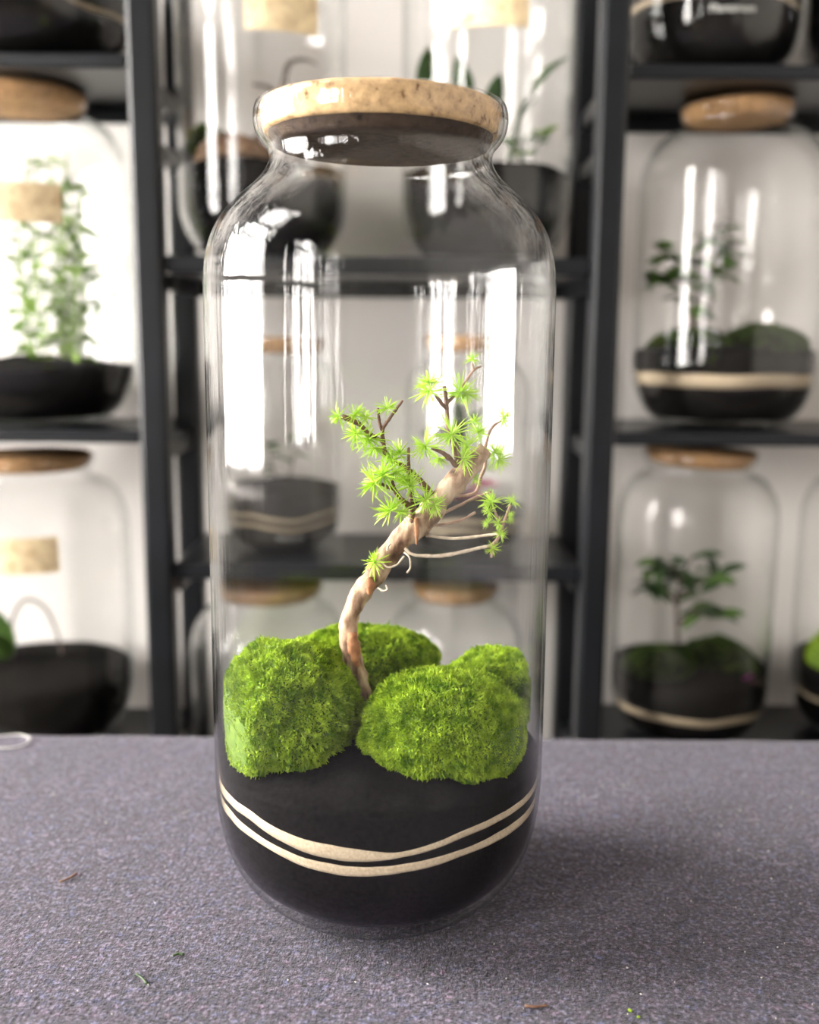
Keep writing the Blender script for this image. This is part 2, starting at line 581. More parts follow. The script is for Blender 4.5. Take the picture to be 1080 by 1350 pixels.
# ------------------------------------------------------------------ hero jar
HX, HY = -0.0230, 0.78
HJ = Vector((HX, HY, TZ))
GT = 0.0026                      # wall thickness
OUT = [(0.0, .004), (.050, .003), (.060, .0005), (.071, .002), (.0885, .0095), (.1030, .0215), (.1145, .0370), (.1225, .0555), (.1272, .0755), (.1293, .0950), (.1300, .115), (.1300, .13), (.1300, .155),
       (.1300, .20), (.1300, .28), (.1300, .36), (.1300, .42), (.1300, .455), (.1300, .475), (.1298, .488), (.1290, .4985), (.1272, .5090), (.1235, .5205), (.1178, .5310), (.1105, .5400), (.1022, .5480), (.0938, .5553), (.0868, .5625), (.0826, .5695),
       (.0812, .5760), (.0828, .5818), (.0866, .5862), (.0901, .5915), (.0920, .5985), (.0920, .6055), (.0906, .6108), (.0886, .6125)]


def refine(P, sub):
    Q = catmull([Vector((r, z, 0)) for r, z in P], sub)
    return [(max(0, q.x), q.y) for q in Q]


def shell(P, t, tb_=None):
    """closed profile: outside up, inside back down"""
    inner = []
    for i, (r, z) in enumerate(P):
        a, b = P[max(i - 1, 0)], P[min(i + 1, len(P) - 1)]
        dx, dz = b[0] - a[0], b[1] - a[1]
        L = math.hypot(dx, dz) or 1
        tt = t
        if tb_ and z < .06:
            tt = t + (tb_ - t) * (1 - z / .06) ** 2
        inner.append((max(0, r - dz / L * tt), z + dx / L * tt))
    inner[0] = (0, inner[0][1])
    return P + inner[::-1]


OUTR = refine(OUT, 4)
OUTR[0] = (0, OUTR[0][1])
SH = shell(OUTR, GT, .0125)
def wobble(r, z, a, i):
    # hand-blown unevenness, strongest along the wall
    k = .00022 * noise.noise(Vector((math.cos(a) * 3.1, math.sin(a) * 3.1, z * 2 + (7 if i >= len(OUTR) else 0))))
    return r + k * min(1, r / .05), z
jar = link('glass_jar', lathe_me('glass_jar', SH, 160, closed=False, fn=wobble), M['glass'], None, HJ)
tag(jar, 'tall clear glass jar with rounded shoulders and flared rim standing on the felt cloth', 'jar')

IN = SH[len(OUTR):][::-1]
INZ = np.array([p[1] for p in IN if p[1] < .55])
INR = np.array([p[0] for p in IN if p[1] < .55])
srt = np.argsort(INZ)
INZ, INR = INZ[srt], INR[srt]


def rin(h):
    return float(np.interp(h, INZ, INR))


# cork lid: pale disc over a thin plug, both plug and underside coloured darker brown
def corkfn(r, z, a, i):
    k = .0009 * noise.noise(Vector((math.cos(a) * 9, math.sin(a) * 9, z * 120))) if 0 < r else 0
    return r + k, z


def densify(P, n=4):
    Q = []
    for a, b in zip(P, P[1:]):
        Q += [(a[0] + (b[0] - a[0]) * k / n, a[1] + (b[1] - a[1]) * k / n) for k in range(n)]
    return Q + [P[-1]]


lid = empty('cork_lid', HJ + Vector((0, 0, .583)))
tag(lid, 'thick round cork lid pressed into the flared rim of the tall jar on the cloth', 'lid')
lid.rotation_euler = (0, math.radians(.6), 0)
link('cork_disc', lathe_me('cork_disc', densify([(0, .0088), (.0835, .0088), (.0850, .0100), (.0870, .0250), (.0862, .0285), (.0845, .0298), (0, .0300)]), 120, fn=corkfn), M['cork'], lid)
pg = link('dark_plug', lathe_me('dark_plug', densify([(0, 0), (.0765, 0), (.0785, .0010), (.0810, .0080), (.0812, .0092), (0, .0094)]), 120, fn=corkfn), M['cork_dark'], lid)
pg['label'] = 'dark brown underside of the cork'

# soil filling
SOIL_H = .126
sp = [(0, .0172)] + [(rin(h) - .0006, h) for h in np.linspace(.0172, SOIL_H, 34)]
sp += [(r, SOIL_H + .030 * (1 - r / .126) + .002) for r in (.120, .10, .08, .06, .04, .02)] + [(0, SOIL_H + .032)]
def soilfn(r, z, a, i):
    if i >= 35:
        z += .006 * noise.noise(Vector((math.cos(a) * r * 40, math.sin(a) * r * 40, 5)))
    elif i > 31:
        z += (.005 * noise.noise(Vector((math.cos(a) * 4, math.sin(a) * 4, 5)))) * (i - 31) / 3
    return r, z
soil = link('soil', lathe_me('soil', sp, 128, fn=soilfn), M['soil'], None, HJ)
tag(soil, 'black soil layer with two beige sand stripes in the tall glass jar', 'soil')


def surf_hit(px, py):
    """point on the inner wall of the tall jar seen at a pixel: angle and height (for tracing the sand stripes)"""
    d = ray(px, py)
    best = None
    for t in np.linspace(.5, 1.0, 4000):
        p = CAM + d * t - HJ
        if math.hypot(p.x, p.y) <= rin(p.z):
            best = p
            break
    if best is None:     # grazing: closest approach
        best = min((CAM + d * t - HJ for t in np.linspace(.5, 1.0, 1500)), key=lambda p: math.hypot(p.x, p.y) - rin(p.z))
    return math.atan2(best.x, -best.y), best.z


def band(name, top, bot, rise):
    T = sorted(h for h in (surf_hit(*p) for p in top) if abs(h[0]) < 1.1)
    B = sorted(h for h in (surf_hit(*p) for p in bot) if abs(h[0]) < 1.1)
    ta, tz = [a for a, _ in T], [z for _, z in T]
    ba, bz = [a for a, _ in B], [z for _, z in B]
    seg = 240
    v, f = [], []
    ang = np.linspace(-PI, PI, seg, endpoint=False)

    def smooth(z):
        w = np.hanning(11)
        zz = np.concatenate([z[-5:], z, z[:5]])
        return np.convolve(zz, w / w.sum(), 'valid')
    ZT, ZB = smooth(np.interp(ang, ta, tz)), smooth(np.interp(ang, ba, bz))
    for k in range(seg):
        a = ang[k]
        zt, zb = ZT[k], ZB[k]
        e = .0006 * noise.noise(Vector((math.cos(a) * 9, math.sin(a) * 9, 2)))
        zt, zb = zt + e, min(zb + e, zt + e - .0012)
        for j in range(4):
            z = zb + (zt - zb) * j / 3
            r = rin(z) - .0003
            v.append((r * math.sin(a), -r * math.cos(a), z))
        for z in (zt, zb):
            r = rin(z) - .004
            v.append((r * math.sin(a), -r * math.cos(a), z))
    for k in range(seg):
        a, b = k * 6, ((k + 1) % seg) * 6
        for j in range(6):
            j2 = (j + 1) % 6
            f.append((a + j, b + j, b + j2, a + j2))
    return link(name, mk(name, v, f), M['sand'], soil)


b1 = band('sand_stripe', [(288, 1034), (327, 1067), (371, 1096), (416, 1111), (460, 1118), (527, 1126), (549, 1119), (616, 1093), (660, 1073), (700, 1046)],
          [(288, 1043), (327, 1079), (371, 1110), (416, 1129), (460, 1136), (496, 1136), (536, 1130), (616, 1102), (660, 1082), (700, 1056)], 0)
b2 = band('sand_stripe', [(289, 1052), (304, 1069), (349, 1107), (393, 1129), (438, 1140), (482, 1144), (527, 1141), (571, 1131), (616, 1118), (660, 1096), (698, 1066)],
          [(290, 1062), (304, 1080), (349, 1116), (393, 1140), (438, 1153), (482, 1156), (527, 1152), (571, 1142), (616, 1126), (660, 1107), (698, 1076)], 0)


# ------------------------------------------------------------------ moss
def mound(name, c, rad, label, axis=None, rmax=None, rz=0.0, lobes=(), fuzz=14000, size=.0037, mat='moss', group=None, seed=0, low=-.35, zfloor=None):
    """a cushion of moss: lumpy core plus short pointed shoots; pressed flat where it meets the glass (rmax around axis)"""
    c = Vector(c)
    NU, NV = 56, 28
    R = Matrix.Rotation(rz, 3, 'Z')

    def surf(d):
        k = 1 + .10 * noise.noise(Vector(d) * 2.1 + Vector((seed * 7.1, 0, 0))) + .035 * noise.noise(Vector(d) * 7 + Vector((seed * 3.3, 1, 0)))
        for (ld, amp, w) in lobes:
            k += amp * math.exp(-((Vector(d) - Vector(ld).normalized()).length / w) ** 2)
        p = R @ Vector((d[0] * rad[0], d[1] * rad[1], d[2] * rad[2])) * k
        return p

    def press(p, margin=0.0):
        if rmax is not None:
            q = c + p - axis
            rr = math.hypot(q.x, q.y)
            lim = (rmax if not callable(rmax) else rmax(q.z)) - margin
            x = rr / lim
            if x > .92:           # squeezed flat gradually towards the glass
                s = (.92 + .08 * (1 - math.exp(-(x - .92) / .08))) / x
                q = Vector((q.x * s, q.y * s, q.z))
                p = q + axis - c
        return p
    v, f = [], []
    for j in range(NV + 1):
        t = -1 + 2 * j / NV
        t = max(low, t) if t < low else t
        zc_, rr = t, math.sqrt(max(0, 1 - t * t))
        for i in range(NU):
            a = 2 * PI * i / NU
            v.append(press(surf((rr * math.cos(a), rr * math.sin(a), zc_)), .0035))
    for j in range(NV):
        for i in range(NU):
            f.append((j * NU + i, j * NU + (i + 1) % NU, (j + 1) * NU + (i + 1) % NU, (j + 1) * NU + i))
    f.append(tuple(range(NU - 1, -1, -1)))
    root = empty(name, c)
    tag(root, label, 'moss', group)
    link('moss_core', mk('moss_core', v, f), M['moss_core'] if mat == 'moss' else M['soil'], root)
    # shoots
    r_ = np.random.default_rng(100 + seed)
    V, F = [], []
    for n in range(fuzz):
        z = r_.uniform(low, 1)
        a = r_.uniform(0, 2 * PI)
        s = math.sqrt(max(0, 1 - z * z))
        d = (s * math.cos(a), s * math.sin(a), z)
        p = surf(d)
        nrm = (R @ Vector((d[0] / rad[0], d[1] / rad[1], d[2] / rad[2]))).normalized()
        nrm = (nrm + Vector(r_.normal(0, .33, 3))).normalized()
        tuft = .85 + .7 * noise.noise(p * 260) + .35 * noise.noise(p * 90)
        L = size * r_.uniform(.55, 1.25) * max(.35, tuft)
        w = size * r_.uniform(.16, .30)
        u = nrm.orthogonal().normalized()
        u = Matrix.Rotation(r_.uniform(0, 6.28), 3, nrm) @ u
        q = nrm.cross(u)
        base = press(p, .0032) - nrm * size * .15
        b = len(V)
        V += [press(base + u * w), press(base + (q * .87 - u * .5) * w), press(base + (-q * .87 - u * .5) * w), press(base + nrm * L * .55 + (u * .9) * w), press(base + nrm * L * .55 - u * w * .9), press(base + nrm * L + Vector(r_.normal(0, .15, 3)) * L)]
        F += [(b, b + 1, b + 5), (b + 1, b + 2, b + 5), (b + 2, b, b + 5), (b, b + 3, b + 4), (b + 3, b + 5, b + 4)]
    o = link('moss_shoots', mk('moss_shoots', V, F, False), M[mat], root)
    o['kind'] = 'stuff'
    return root


def rmoss(h):
    return rin(max(.02, h)) - .0006


mound('moss_cushion', at(374, 940, .750), (.0560, .052, .0545), 'largest bright green moss cushion pressed against the jar wall, left of the bent trunk', HJ, rmoss, .3,
      lobes=[((.45, .4, .9), .07, .5), ((-.75, -.3, .6), -.13, .55), ((-.9, -.4, -.35), .10, .6)], fuzz=36000, seed=1, low=-.8)
mound('moss_cushion', at(588, 957, .735), (.0660, .051, .0420), 'round moss cushion in front of the bent trunk, right beside the largest cushion', HJ, rmoss, -.10,
      lobes=[((.85, -.1, .6), -.14, .6), ((.8, -.5, -.3), .06, .6), ((-.9, -.2, .6), -.08, .5)], fuzz=36000, seed=2, low=-.8)
mound('moss_cushion', at(478, 880, .845), (.066, .036, .036), 'low moss cushion behind the bent trunk', HJ, rmoss, .0, fuzz=20000, seed=3)
mound('moss_cushion', at(652, 913, .812), (.046, .040, .036), 'small moss cushion partly hidden behind the round one', HJ, rmoss, .2, fuzz=16000, seed=4)

# ------------------------------------------------------------------ larch bonsai
tree_y = HY - .010
tree = empty('bonsai_tree', at(474, 905, tree_y))
tag(tree, 'small bent larch tree with bright green needle tufts growing from the moss', 'tree')
TL = tree.location.copy()
PX = tree_y * 1.02 / FPX


def tp(px, py, dy=0.0):
    return at(px, py, tree_y + dy) - TL


TRUNK = [(480, 935, 0, 15), (474, 905, 0, 15), (465, 872, 0, 13), (459, 838, .0, 12), (463, 808, 0, 12.5), (477, 782, .002, 13.5), (494, 757, .003, 13.5), (509, 734, .004, 14.5), (530, 709, .003, 14.5),
         (552, 690, .0, 16.5), (570, 671, -.002, 16), (585, 654, -.004, 13.5), (600, 637, -.004, 14.5), (615, 619, -.002, 14), (629, 603, 0, 12), (640, 591, .001, 9.5)]
mb = MB()
tube(mb, [tp(a, b, c) for a, b, c, r in TRUNK], [r * PX for *_, r in TRUNK], 18, 6, .30, 130)
link('trunk', mb.me('trunk', True), M['bark'], tree)
# bark patches that stand proud and curl
for (P, r) in [([(464, 834, -.010), (466, 845, -.0115), (468, 862, -.0115), (471, 878, -.010)], (6, 8, 8, 4)),
               ([(486, 762, -.006), (489, 772, -.008), (487, 783, -.007)], (4, 7, 3)),
               ([(549, 683, -.012), (550, 700, -.012), (549, 718, -.012)], (2.4, 2.8, 1.2))]:
    mb = MB()
    tube(mb, [tp(*p) for p in P], [q * PX for q in r], 8, 5, .5, 300)
    link('peeling_bark', mb.me('peeling_bark', True), M['bark_red'], tree)
for P in [[(533, 728, -.012), (540, 735, -.014), (541, 748, -.013), (537, 755, -.011)], [(504, 742, -.010), (512, 748, -.013), (524, 744, -.013), (533, 733, -.013)],
          [(498, 775, -.010), (505, 779, -.012), (511, 777, -.012), (509, 771, -.012)], [(511, 726, -.010), (512, 720, -.012), (515, 717, -.012)]]:
    mb = MB()
    tube(mb, [tp(*p) for p in P], [1.4 * PX] * len(P), 6, 5, .3, 300)
    link('bark_curl', mb.me('bark_curl', True), M['twig_pale'], tree)
BR = [
    ('twig', [(544, 690, -.004), (543, 663, -.010), (539, 628, -.014), (539, 590, -.016)], (5, 3.8, 2.6, 1.6)),
    ('twig', [(575, 660, -.004), (557, 637, -.006), (540, 621, -.008), (527, 612, -.01), (509, 600, -.012), (505, 583, -.012), (487, 572, -.016), (472, 558, -.02), (451, 549, -.022)], (5, 4, 3.6, 3.4, 3.0, 2.6, 2.4, 3.0, 3.4)),
    ('twig', [(546, 672, -.008), (531, 660, -.016), (519, 643, -.02), (517, 628, -.022)], (4.5, 3.4, 2.6, 1.8)),
    ('twig', [(519, 645, -.02), (509, 641, -.024), (503, 638, -.026)], (2.4, 2.2, 1.8)),
    ('twig', [(506, 584, -.012), (504, 567, -.013), (516, 549, -.016), (531, 528, -.02)], (2.6, 2.4, 2.0, 1.4)),
    ('twig', [(503, 567, -.013), (500, 554, -.013), (498, 538, -.014)], (2.2, 2.0, 1.8)),
    ('twig', [(602, 614, -.006), (588, 600, -.012), (570, 590, -.018)], (4, 3.2, 2.6)),
    ('twig', [(606, 616, -.004), (597, 585, -.006), (590, 558, -.006), (589, 533, -.004), (586, 509, -.004)], (4, 3.2, 2.9, 2.9, 2.4)),
    ('twig', [(590, 540, -.004), (581, 530, -.008), (574, 520, -.010)], (3, 2.6, 2)),
    ('twig', [(589, 532, -.004), (596, 525, .000), (602, 522, .004)], (2.6, 2.2, 1.6)),
    ('twig_red', [(601, 522, .004), (612, 506, .008), (625, 488, .012), (635, 483, .014)], (1.6, 1.6, 1.5, 1.0)),
    ('twig_red', [(625, 488, .012), (623, 478, .012)], (1.2, 1.0)),
    ('twig', [(607, 612, -.004), (605, 596, -.012), (601, 583, -.014)], (2, 1.8, 1.5)),
    ('twig_red', [(600, 655, .006), (626, 650, .012), (633, 632, .014), (640, 612, .014), (640, 590, .014), (648, 565, .016), (661, 555, .018)], (2, 2.2, 2.3, 2.3, 2.1, 1.9, 1.5)),
    ('twig_red', [(572, 682, 0), (598, 670, .004), (625, 657, .008), (648, 648, .01)], (2.4, 2.1, 1.8, 1.3)),
    ('twig_red', [(570, 693, .002), (592, 690, .006), (612, 684, .006), (627, 675, .006)], (2, 1.8, 1.7, 2.0)),
    ('twig_pale', [(532, 722, 0), (545, 731, -.004), (576, 733, -.004), (607, 728, .0), (648, 719, .004)], (2.4, 2.6, 2.7, 2.5, 2.1)),
    ('twig_red', [(648, 719, .004), (657, 709, .006), (663, 693, .008), (673, 665, .010)], (2.4, 2.4, 2.2, 1.6)),
    ('twig_red', [(663, 690, .008), (655, 680, .006), (650, 667, .004)], (2, 1.8, 1.4)),
    ('twig_red', [(648, 719, .004), (649, 727, .002), (648, 735, .002)], (1.8, 1.8, 1.4)),
    ('twig_pale', [(562, 706, .004), (600, 710, .01), (640, 706, .012), (657, 704, .008)], (2, 2.1, 2, 1.8)),
]
M['twig_red'] = principled('reddish_twig', (0.30, 0.18, 0.12), 0.75, [(0.3, (0.22, 0.12, 0.08)), (0.7, (0.42, 0.28, 0.2))], 200)
BO = []
for mt, P, r in BR:
    mb = MB()
    tube(mb, [tp(*p) for p in P], [q * PX for q in r], 8, 5, .45, 420)
    BO.append((link('branch', mb.me('branch', True), M[mt], tree), catmull([tp(*p) for p in P], 5)))


def tuft_me(k):
    r_ = random.Random(50 + k)
    V, F = [], []
    n = 44
    for i in range(n):
        # needles fan out from the short shoot, more to the side than straight up
        z = r_.uniform(-.25, 1)
        a = r_.uniform(0, 2 * PI)
        s = math.sqrt(1 - z * z)
        d = Vector((s * math.cos(a), s * math.sin(a), z)).normalized()
        L = r_.uniform(.5, 1.08)
        u = d.orthogonal().normalized()
        w = d.cross(u)
        bend = Vector((0, 0, -.12)) + Vector((r_.uniform(-.1, .1), r_.uniform(-.1, .1), 0))
        b = len(V)
        for t, wd in ((0.02, .018), (.45, .030), (.8, .022)):
            p = d * L * t + bend * t * t
            for q in range(3):
                aa = q * 2 * PI / 3
                V.append(p + (u * math.cos(aa) + w * math.sin(aa)) * wd)
        V.append(d * L + bend)
        for lv in range(2):
            for q in range(3):
                q2 = (q + 1) % 3
                F.append((b + lv * 3 + q, b + lv * 3 + q2, b + lv * 3 + 3 + q2, b + lv * 3 + 3 + q))
        for q in range(3):
            F.append((b + 6 + q, b + 6 + (q + 1) % 3, b + 9))
    me = mk('needle_tuft', V, F, False)
    me.materials.append(M['needle'])
    return me


TM = [tuft_me(k) for k in range(5)]
# pixel, depth offset, needle length in pixels, lean of the tuft axis (x, y, z)
TUFTS = [(447, 549, -.022, 14, (-1, 0, .3)), (468, 547, -.02, 15, (0, -.3, 1)), (482, 551, -.018, 14, (.3, -.4, .8)), (470, 572, -.018, 19, (-.5, -.5, .2)), (486, 578, -.016, 20, (-.2, -.8, -.2)), (494, 590, -.014, 17, (.0, -.8, -.6)),
         (511, 538, -.016, 14, (0, 0, 1)), (527, 598, -.012, 18, (.2, -.5, .7)), (517, 606, -.014, 17, (-.2, -.6, .5)), (505, 626, -.024, 25, (-.6, -.5, .3)), (494, 636, -.026, 22, (-.9, -.3, -.3)), (521, 623, -.022, 17, (0, -.6, .8)),
         (542, 640, -.018, 21, (.1, -.8, .3)), (533, 633, -.018, 16, (-.4, -.6, .6)), (561, 659, -.02, 21, (.3, -.9, .1)), (573, 665, -.02, 16, (.7, -.6, -.2)), (515, 673, -.02, 22, (-.8, -.4, -.1)), (530, 674, -.022, 15, (.1, -.9, -.3)),
         (566, 516, -.012, 21, (-.6, -.2, .6)), (565, 505, -.010, 17, (-.2, .1, 1)), (607, 517, .004, 22, (.5, -.3, .4)), (615, 519, .006, 17, (.8, 0, 0)), (623, 474, .012, 11, (-.1, 0, 1)), (596, 572, -.014, 22, (.1, -1, .2)), (561, 588, -.02, 21, (-.8, -.4, .2)),
         (616, 587, -.002, 19, (.4, -.4, .5)), (611, 604, -.012, 19, (.4, -.9, 0)), (578, 603, -.004, 15, (-.3, .3, -.8)), (664, 550, .018, 15, (.9, 0, .2)), (652, 596, .014, 18, (.7, -.3, .1)), (657, 606, .014, 17, (.8, -.2, -.5)), (625, 630, .004, 11, (.2, -.5, -.3)),
         (648, 662, .004, 17, (-.2, -.5, .7)), (645, 673, .004, 12, (-.8, -.3, -.2)), (675, 661, .010, 11, (.3, 0, .9)), (657, 689, .006, 10, (-.4, -.6, .2)), (643, 690, .006, 8, (-.7, -.4, .1)), (660, 704, .006, 11, (.8, -.3, .3)), (650, 723, .002, 10, (.1, -.6, -.2)),
         (494, 741, -.010, 18, (-.8, -.3, .3)), (630, 570, .010, 15, (.2, -.2, .7)), (671, 681, .010, 9, (.6, -.3, .2)), (626, 556, .012, 12, (.0, .2, .9))]
for k, (px, py, dy, L, ax) in enumerate(TUFTS):
    c_ = tp(px, py, dy)
    host = min(BO, key=lambda b: min((q - c_).length for q in b[1]))[0]
    o = link('needle_tuft', TM[k % 5], None, host)
    q = (Vector(ax) + Vector((0, -.45, 0))).normalized().to_track_quat('Z', 'Y')
    s = L * PX * 1.42
    o.matrix_local = Matrix.LocRotScale(tp(px, py, dy), q @ Matrix.Rotation(random.uniform(0, 6.28), 3, 'Z').to_quaternion(), (s, s, s))

# ------------------------------------------------------------------ shelving racks
RF, RD = 1.515, 0.27              # front plane and depth of the racks
RB = RF + RD
PW = .042
ZL = [at(80, 68, RF).z, at(80, 567, RF).z]
ZL.append(ZL[1] - (ZL[0] - ZL[1]))
ZR = [at(950, 83, RF).z, at(950, 571, RF).z]
ZR.append(ZR[1] - (ZR[0] - ZR[1]))
ZC = [at(500, 337, RF).z, at(500, 747, RF).z]
ZC.append(ZC[1] - (ZC[0] - ZC[1]))
XL = at(196, 400, RF).x          # middle of the left rack's inner post
XR = at(799, 400, RF).x


def rack(name, xa, xb, zs, label):
    r = empty(name, ((xa + xb) / 2, RF + RD / 2, 0))
    o_ = Vector(r.location)
    tag(r, label, 'shelf rack')
    TOP = 2.05

    def part(n, a, b, bw=.003):
        m = MB().box(Vector(a) - o_, Vector(b) - o_).me(n)
        return bevel(link(n, m, M['steel'], r), bw)
    for x in (xa, xb):
        for y in (RF, RB - PW):
            part('post', (x - PW / 2, y, 0), (x + PW / 2, y + PW, TOP), .007)
        for z in [zz for zz in zs] + [zs[0] + .45]:
            part('cross_rail', (x - .009, RF + PW, z - .05), (x + .009, RB - PW, z - .022))
        part('cross_rail', (x - .009, RF + PW, zs[0] - .13), (x + .009, RB - PW, zs[0] - .105))
    for z in zs + [zs[0] + .56]:
        part('shelf_board', (xa + PW / 2, RF + .004, z - .020), (xb - PW / 2, RB - .004, z), .004)
        for y in (RB - .012,):
            part('back_rail', (xa + PW / 2, y - .004, z - .045), (xb - PW / 2, y + .008, z - .020))
    return r


rack('shelf_rack', -1.38, XL, ZL, 'dark grey steel rack nearest the windows, holding jars of leafy stems')
rack('shelf_rack', XR, 1.38, ZR, 'dark grey steel rack farther from the windows, holding jars with little trees')
for z, lb in zip(ZC, ('dark grey shelf board bridging the two racks behind the tall jar shoulder', 'dark grey shelf board bridging the two racks behind the bent trunk', 'lowest dark grey board bridging the two racks, mostly hidden behind the table')):
    s_ = empty('bridge_shelf', ((XL + XR) / 2, RF + RD / 2, z))
    tag(s_, lb, 'shelf')
    hw = (XR - XL) / 2 - PW / 2 - .001
    bevel(link('shelf_board', MB().box((-hw, -RD / 2 + .012, -.026), (hw, RD / 2 - .004, 0)).me('shelf_board'), M['steel'], s_), .004)
    link('back_rail', MB().box((-hw, RD / 2 - .016, -.05), (hw, RD / 2 - .006, -.026)).me('back_rail'), M['steel'], s_)
    for sx in (-1, 1):
        link('bracket', MB().box((sx * hw - .004, -RD / 2 + .045, -.05), (sx * hw + .004, RD / 2 - .05, -.026)).me('bracket'), M['steel'], s_)


# ------------------------------------------------------------------ jars on the racks
def jar_profile(R, H, rn):
    P = [(0, .004), (.45 * R, .003), (.50 * R, 0)]
    for t in np.linspace(.12, 1, 8):
        a = t * PI / 2
        P.append((.52 * R + .48 * R * math.sin(a), .70 * R * (1 - math.cos(a))))
    hn = H - .036
    for t in np.linspace(0, .88, 9):
        a = t * PI / 2
        P.append((rn - .004 + (R - rn + .004) * math.cos(a), hn - .60 * R + .60 * R * math.sin(a)))
    P += [(rn - .003, hn + .004), (rn + .001, hn + .012), (rn + .006, hn + .020), (rn + .007, hn + .030), (rn + .004, hn + .034)]
    return P


def make_jar(px, Y, z, R, H, rn, label, tag_=None, letters=None, lid_label=None, tilt=0.0, soil_h=.08, soil_label=None, bands=(), pyref=None):
    if pyref is None:
        pyref = 400 if z > TZ + .25 else 800
    if z > TZ + .6: pyref = 100
    x = at(px, pyref, Y).x
    P0 = Vector((x, Y, z))
    root = empty('terrarium_jar', P0)
    tag(root, label, 'jar', 'closed terrarium jars on the racks')
    pr = jar_profile(R, H, rn)
    sh = shell(pr, .003)
    link('glass', lathe_me('glass', sh, 72), M['glass_bg'], root)
    inner = sh[len(pr):][::-1]
    iz = np.array([p[1] for p in inner[:16]])
    ir = np.array([p[0] for p in inner[:16]])
    fr = lambda h: float(np.interp(h, iz, ir))
    hn = H - .036
    # lid
    c = [(0, hn + .012), (rn - .010, hn + .012), (rn - .004, hn + .016), (rn + .003, hn + .030), (rn + .002, hn + .035), (rn - .001, hn + .037), (0, hn + .038)]
    if lid_label:
        l = link('cork_lid', lathe_me('cork_lid', c, 48), M['cork_bg'], None, P0)
        if tilt:
            l.rotation_euler = (0, tilt, 0)
            l.location = P0 + Vector((-math.sin(tilt) * hn, 0, (1 - math.cos(tilt)) * hn))
        tag(l, lid_label, 'lid', 'cork lids of the jars on the racks')
    # soil
    s = [(0, .006)] + [(fr(h) - .001, h) for h in np.linspace(.006, soil_h, 14)]
    s += [(fr(soil_h) * k, soil_h + (1 - k) * .02) for k in (.8, .6, .4, .2)] + [(0, soil_h + .02)]
    sd = int(abs(px) * 10) % 97

    def sf(r, zz, a, i):
        if i >= 14:
            zz += .012 * noise.noise(Vector((math.cos(a) * 1.2 * max(r, .01) / R + sd, math.sin(a) * 1.2, 2)))
        return r, zz
    so = link('soil', lathe_me('soil', s, 56, fn=sf), M['soil'], None, P0)
    tag(so, soil_label, 'soil', 'soil fillings of the jars on the racks')
    for (h, t, w) in bands:
        def bf(r, zz, a, i, w=w):
            zz += w * noise.noise(Vector((math.cos(a) * 1.6 + sd, math.sin(a) * 1.6, 1)))
            return fr(zz) - (.0004 if i in (0, 1) else .006), zz
        link('sand_stripe', lathe_me('sand_stripe', [(R, h), (R, h + t), (R * .9, h + t), (R * .9, h)], 56, closed=True, fn=bf), M['sand_shaded'], so)
    if tag_:                      # cork tag: angle about the jar, height, width, tall
        q0, q1 = at(tag_[0], tag_[1], Y - R) - P0, at(tag_[2], tag_[3], Y - R) - P0
        h0, w_, t_, a0 = (q0.z + q1.z) / 2, q1.x - q0.x, q0.z - q1.z, (q0.x + q1.x) / 2 / R
        V, F = [], []
        n = 10
        for k in range(n + 1):
            a = a0 + (k / n - .5) * w_ / R
            for rr in (R + .0006, R + .003):
                for hh in (h0 - t_ / 2, h0 + t_ / 2):
                    V.append((rr * math.sin(a), -rr * math.cos(a), hh))
        for k in range(n):
            b, d = k * 4, k * 4 + 4
            F += [(b + 2, d + 2, d + 3, b + 3), (b + 1, d + 1, d, b), (b + 3, d + 3, d + 1, b + 1), (b, d, d + 2, b + 2)]
        F += [(0, 2, 3, 1), (n * 4 + 1, n * 4 + 3, n * 4 + 2, n * 4)]
        link('cork_tag', mk('cork_tag', V, F, False), M['cork_tag'], root)
    if letters:                   # printed word wrapped on the glass
        txt, a0, h0, sz = letters
        cu = bpy.data.curves.new('lettering', 'FONT')
        cu.body = txt
        cu.size = sz
        cu.align_x = 'CENTER'
        to = bpy.data.objects.new('lettering_source', cu)
        C.objects.link(to)
        dg = bpy.context.evaluated_depsgraph_get()
        me = bpy.data.meshes.new_from_object(to.evaluated_get(dg))
        bpy.data.objects.remove(to)
        for v in me.vertices:
            rr = np.interp(h0 + v.co.y, [p[1] for p in pr[2:12]], [p[0] for p in pr[2:12]]) + .0008
            a = a0 + v.co.x / rr
            v.co = (rr * math.sin(a), -rr * math.cos(a), h0 + v.co.y)
        me.materials.clear()
        link('lettering', me, M['print'], root)
    return P0, fr


def leaf_me(name, mat, w=.42, fold=.18, curl=.25):
    V, F = [], []
    S = 6
    for i in range(S + 1):
        t = i / S
        hw = w / 2 * math.sin(PI * min(1, t * .92 + .06)) ** .8 * (1 if t < 1 else 0.05)
        z = -curl * t * t
        for j, s in enumerate((-1, 0, 1)):
            V.append((s * hw, t, z + (fold * hw * 2 if s else 0)))
    for i in range(S):
        for j in range(2):
            a = i * 3 + j
            F.append((a, a + 1, a + 4, a + 3))
    n = len(V)
    V += [(x, y, z - .02) for x, y, z in V]
    F += [tuple(n + q for q in reversed(f)) for f in F]
    me = mk(name, V, F)
    me.materials.append(mat)
    return me


LEAF = {k: leaf_me('leaf', M[k], **kw) for k, kw in dict(leaf={}, leaf_bright={}, leaf_dark={}, leaf_pink=dict(w=.6), white_leaf=dict(w=.7), magenta=dict(w=.5)).items()}


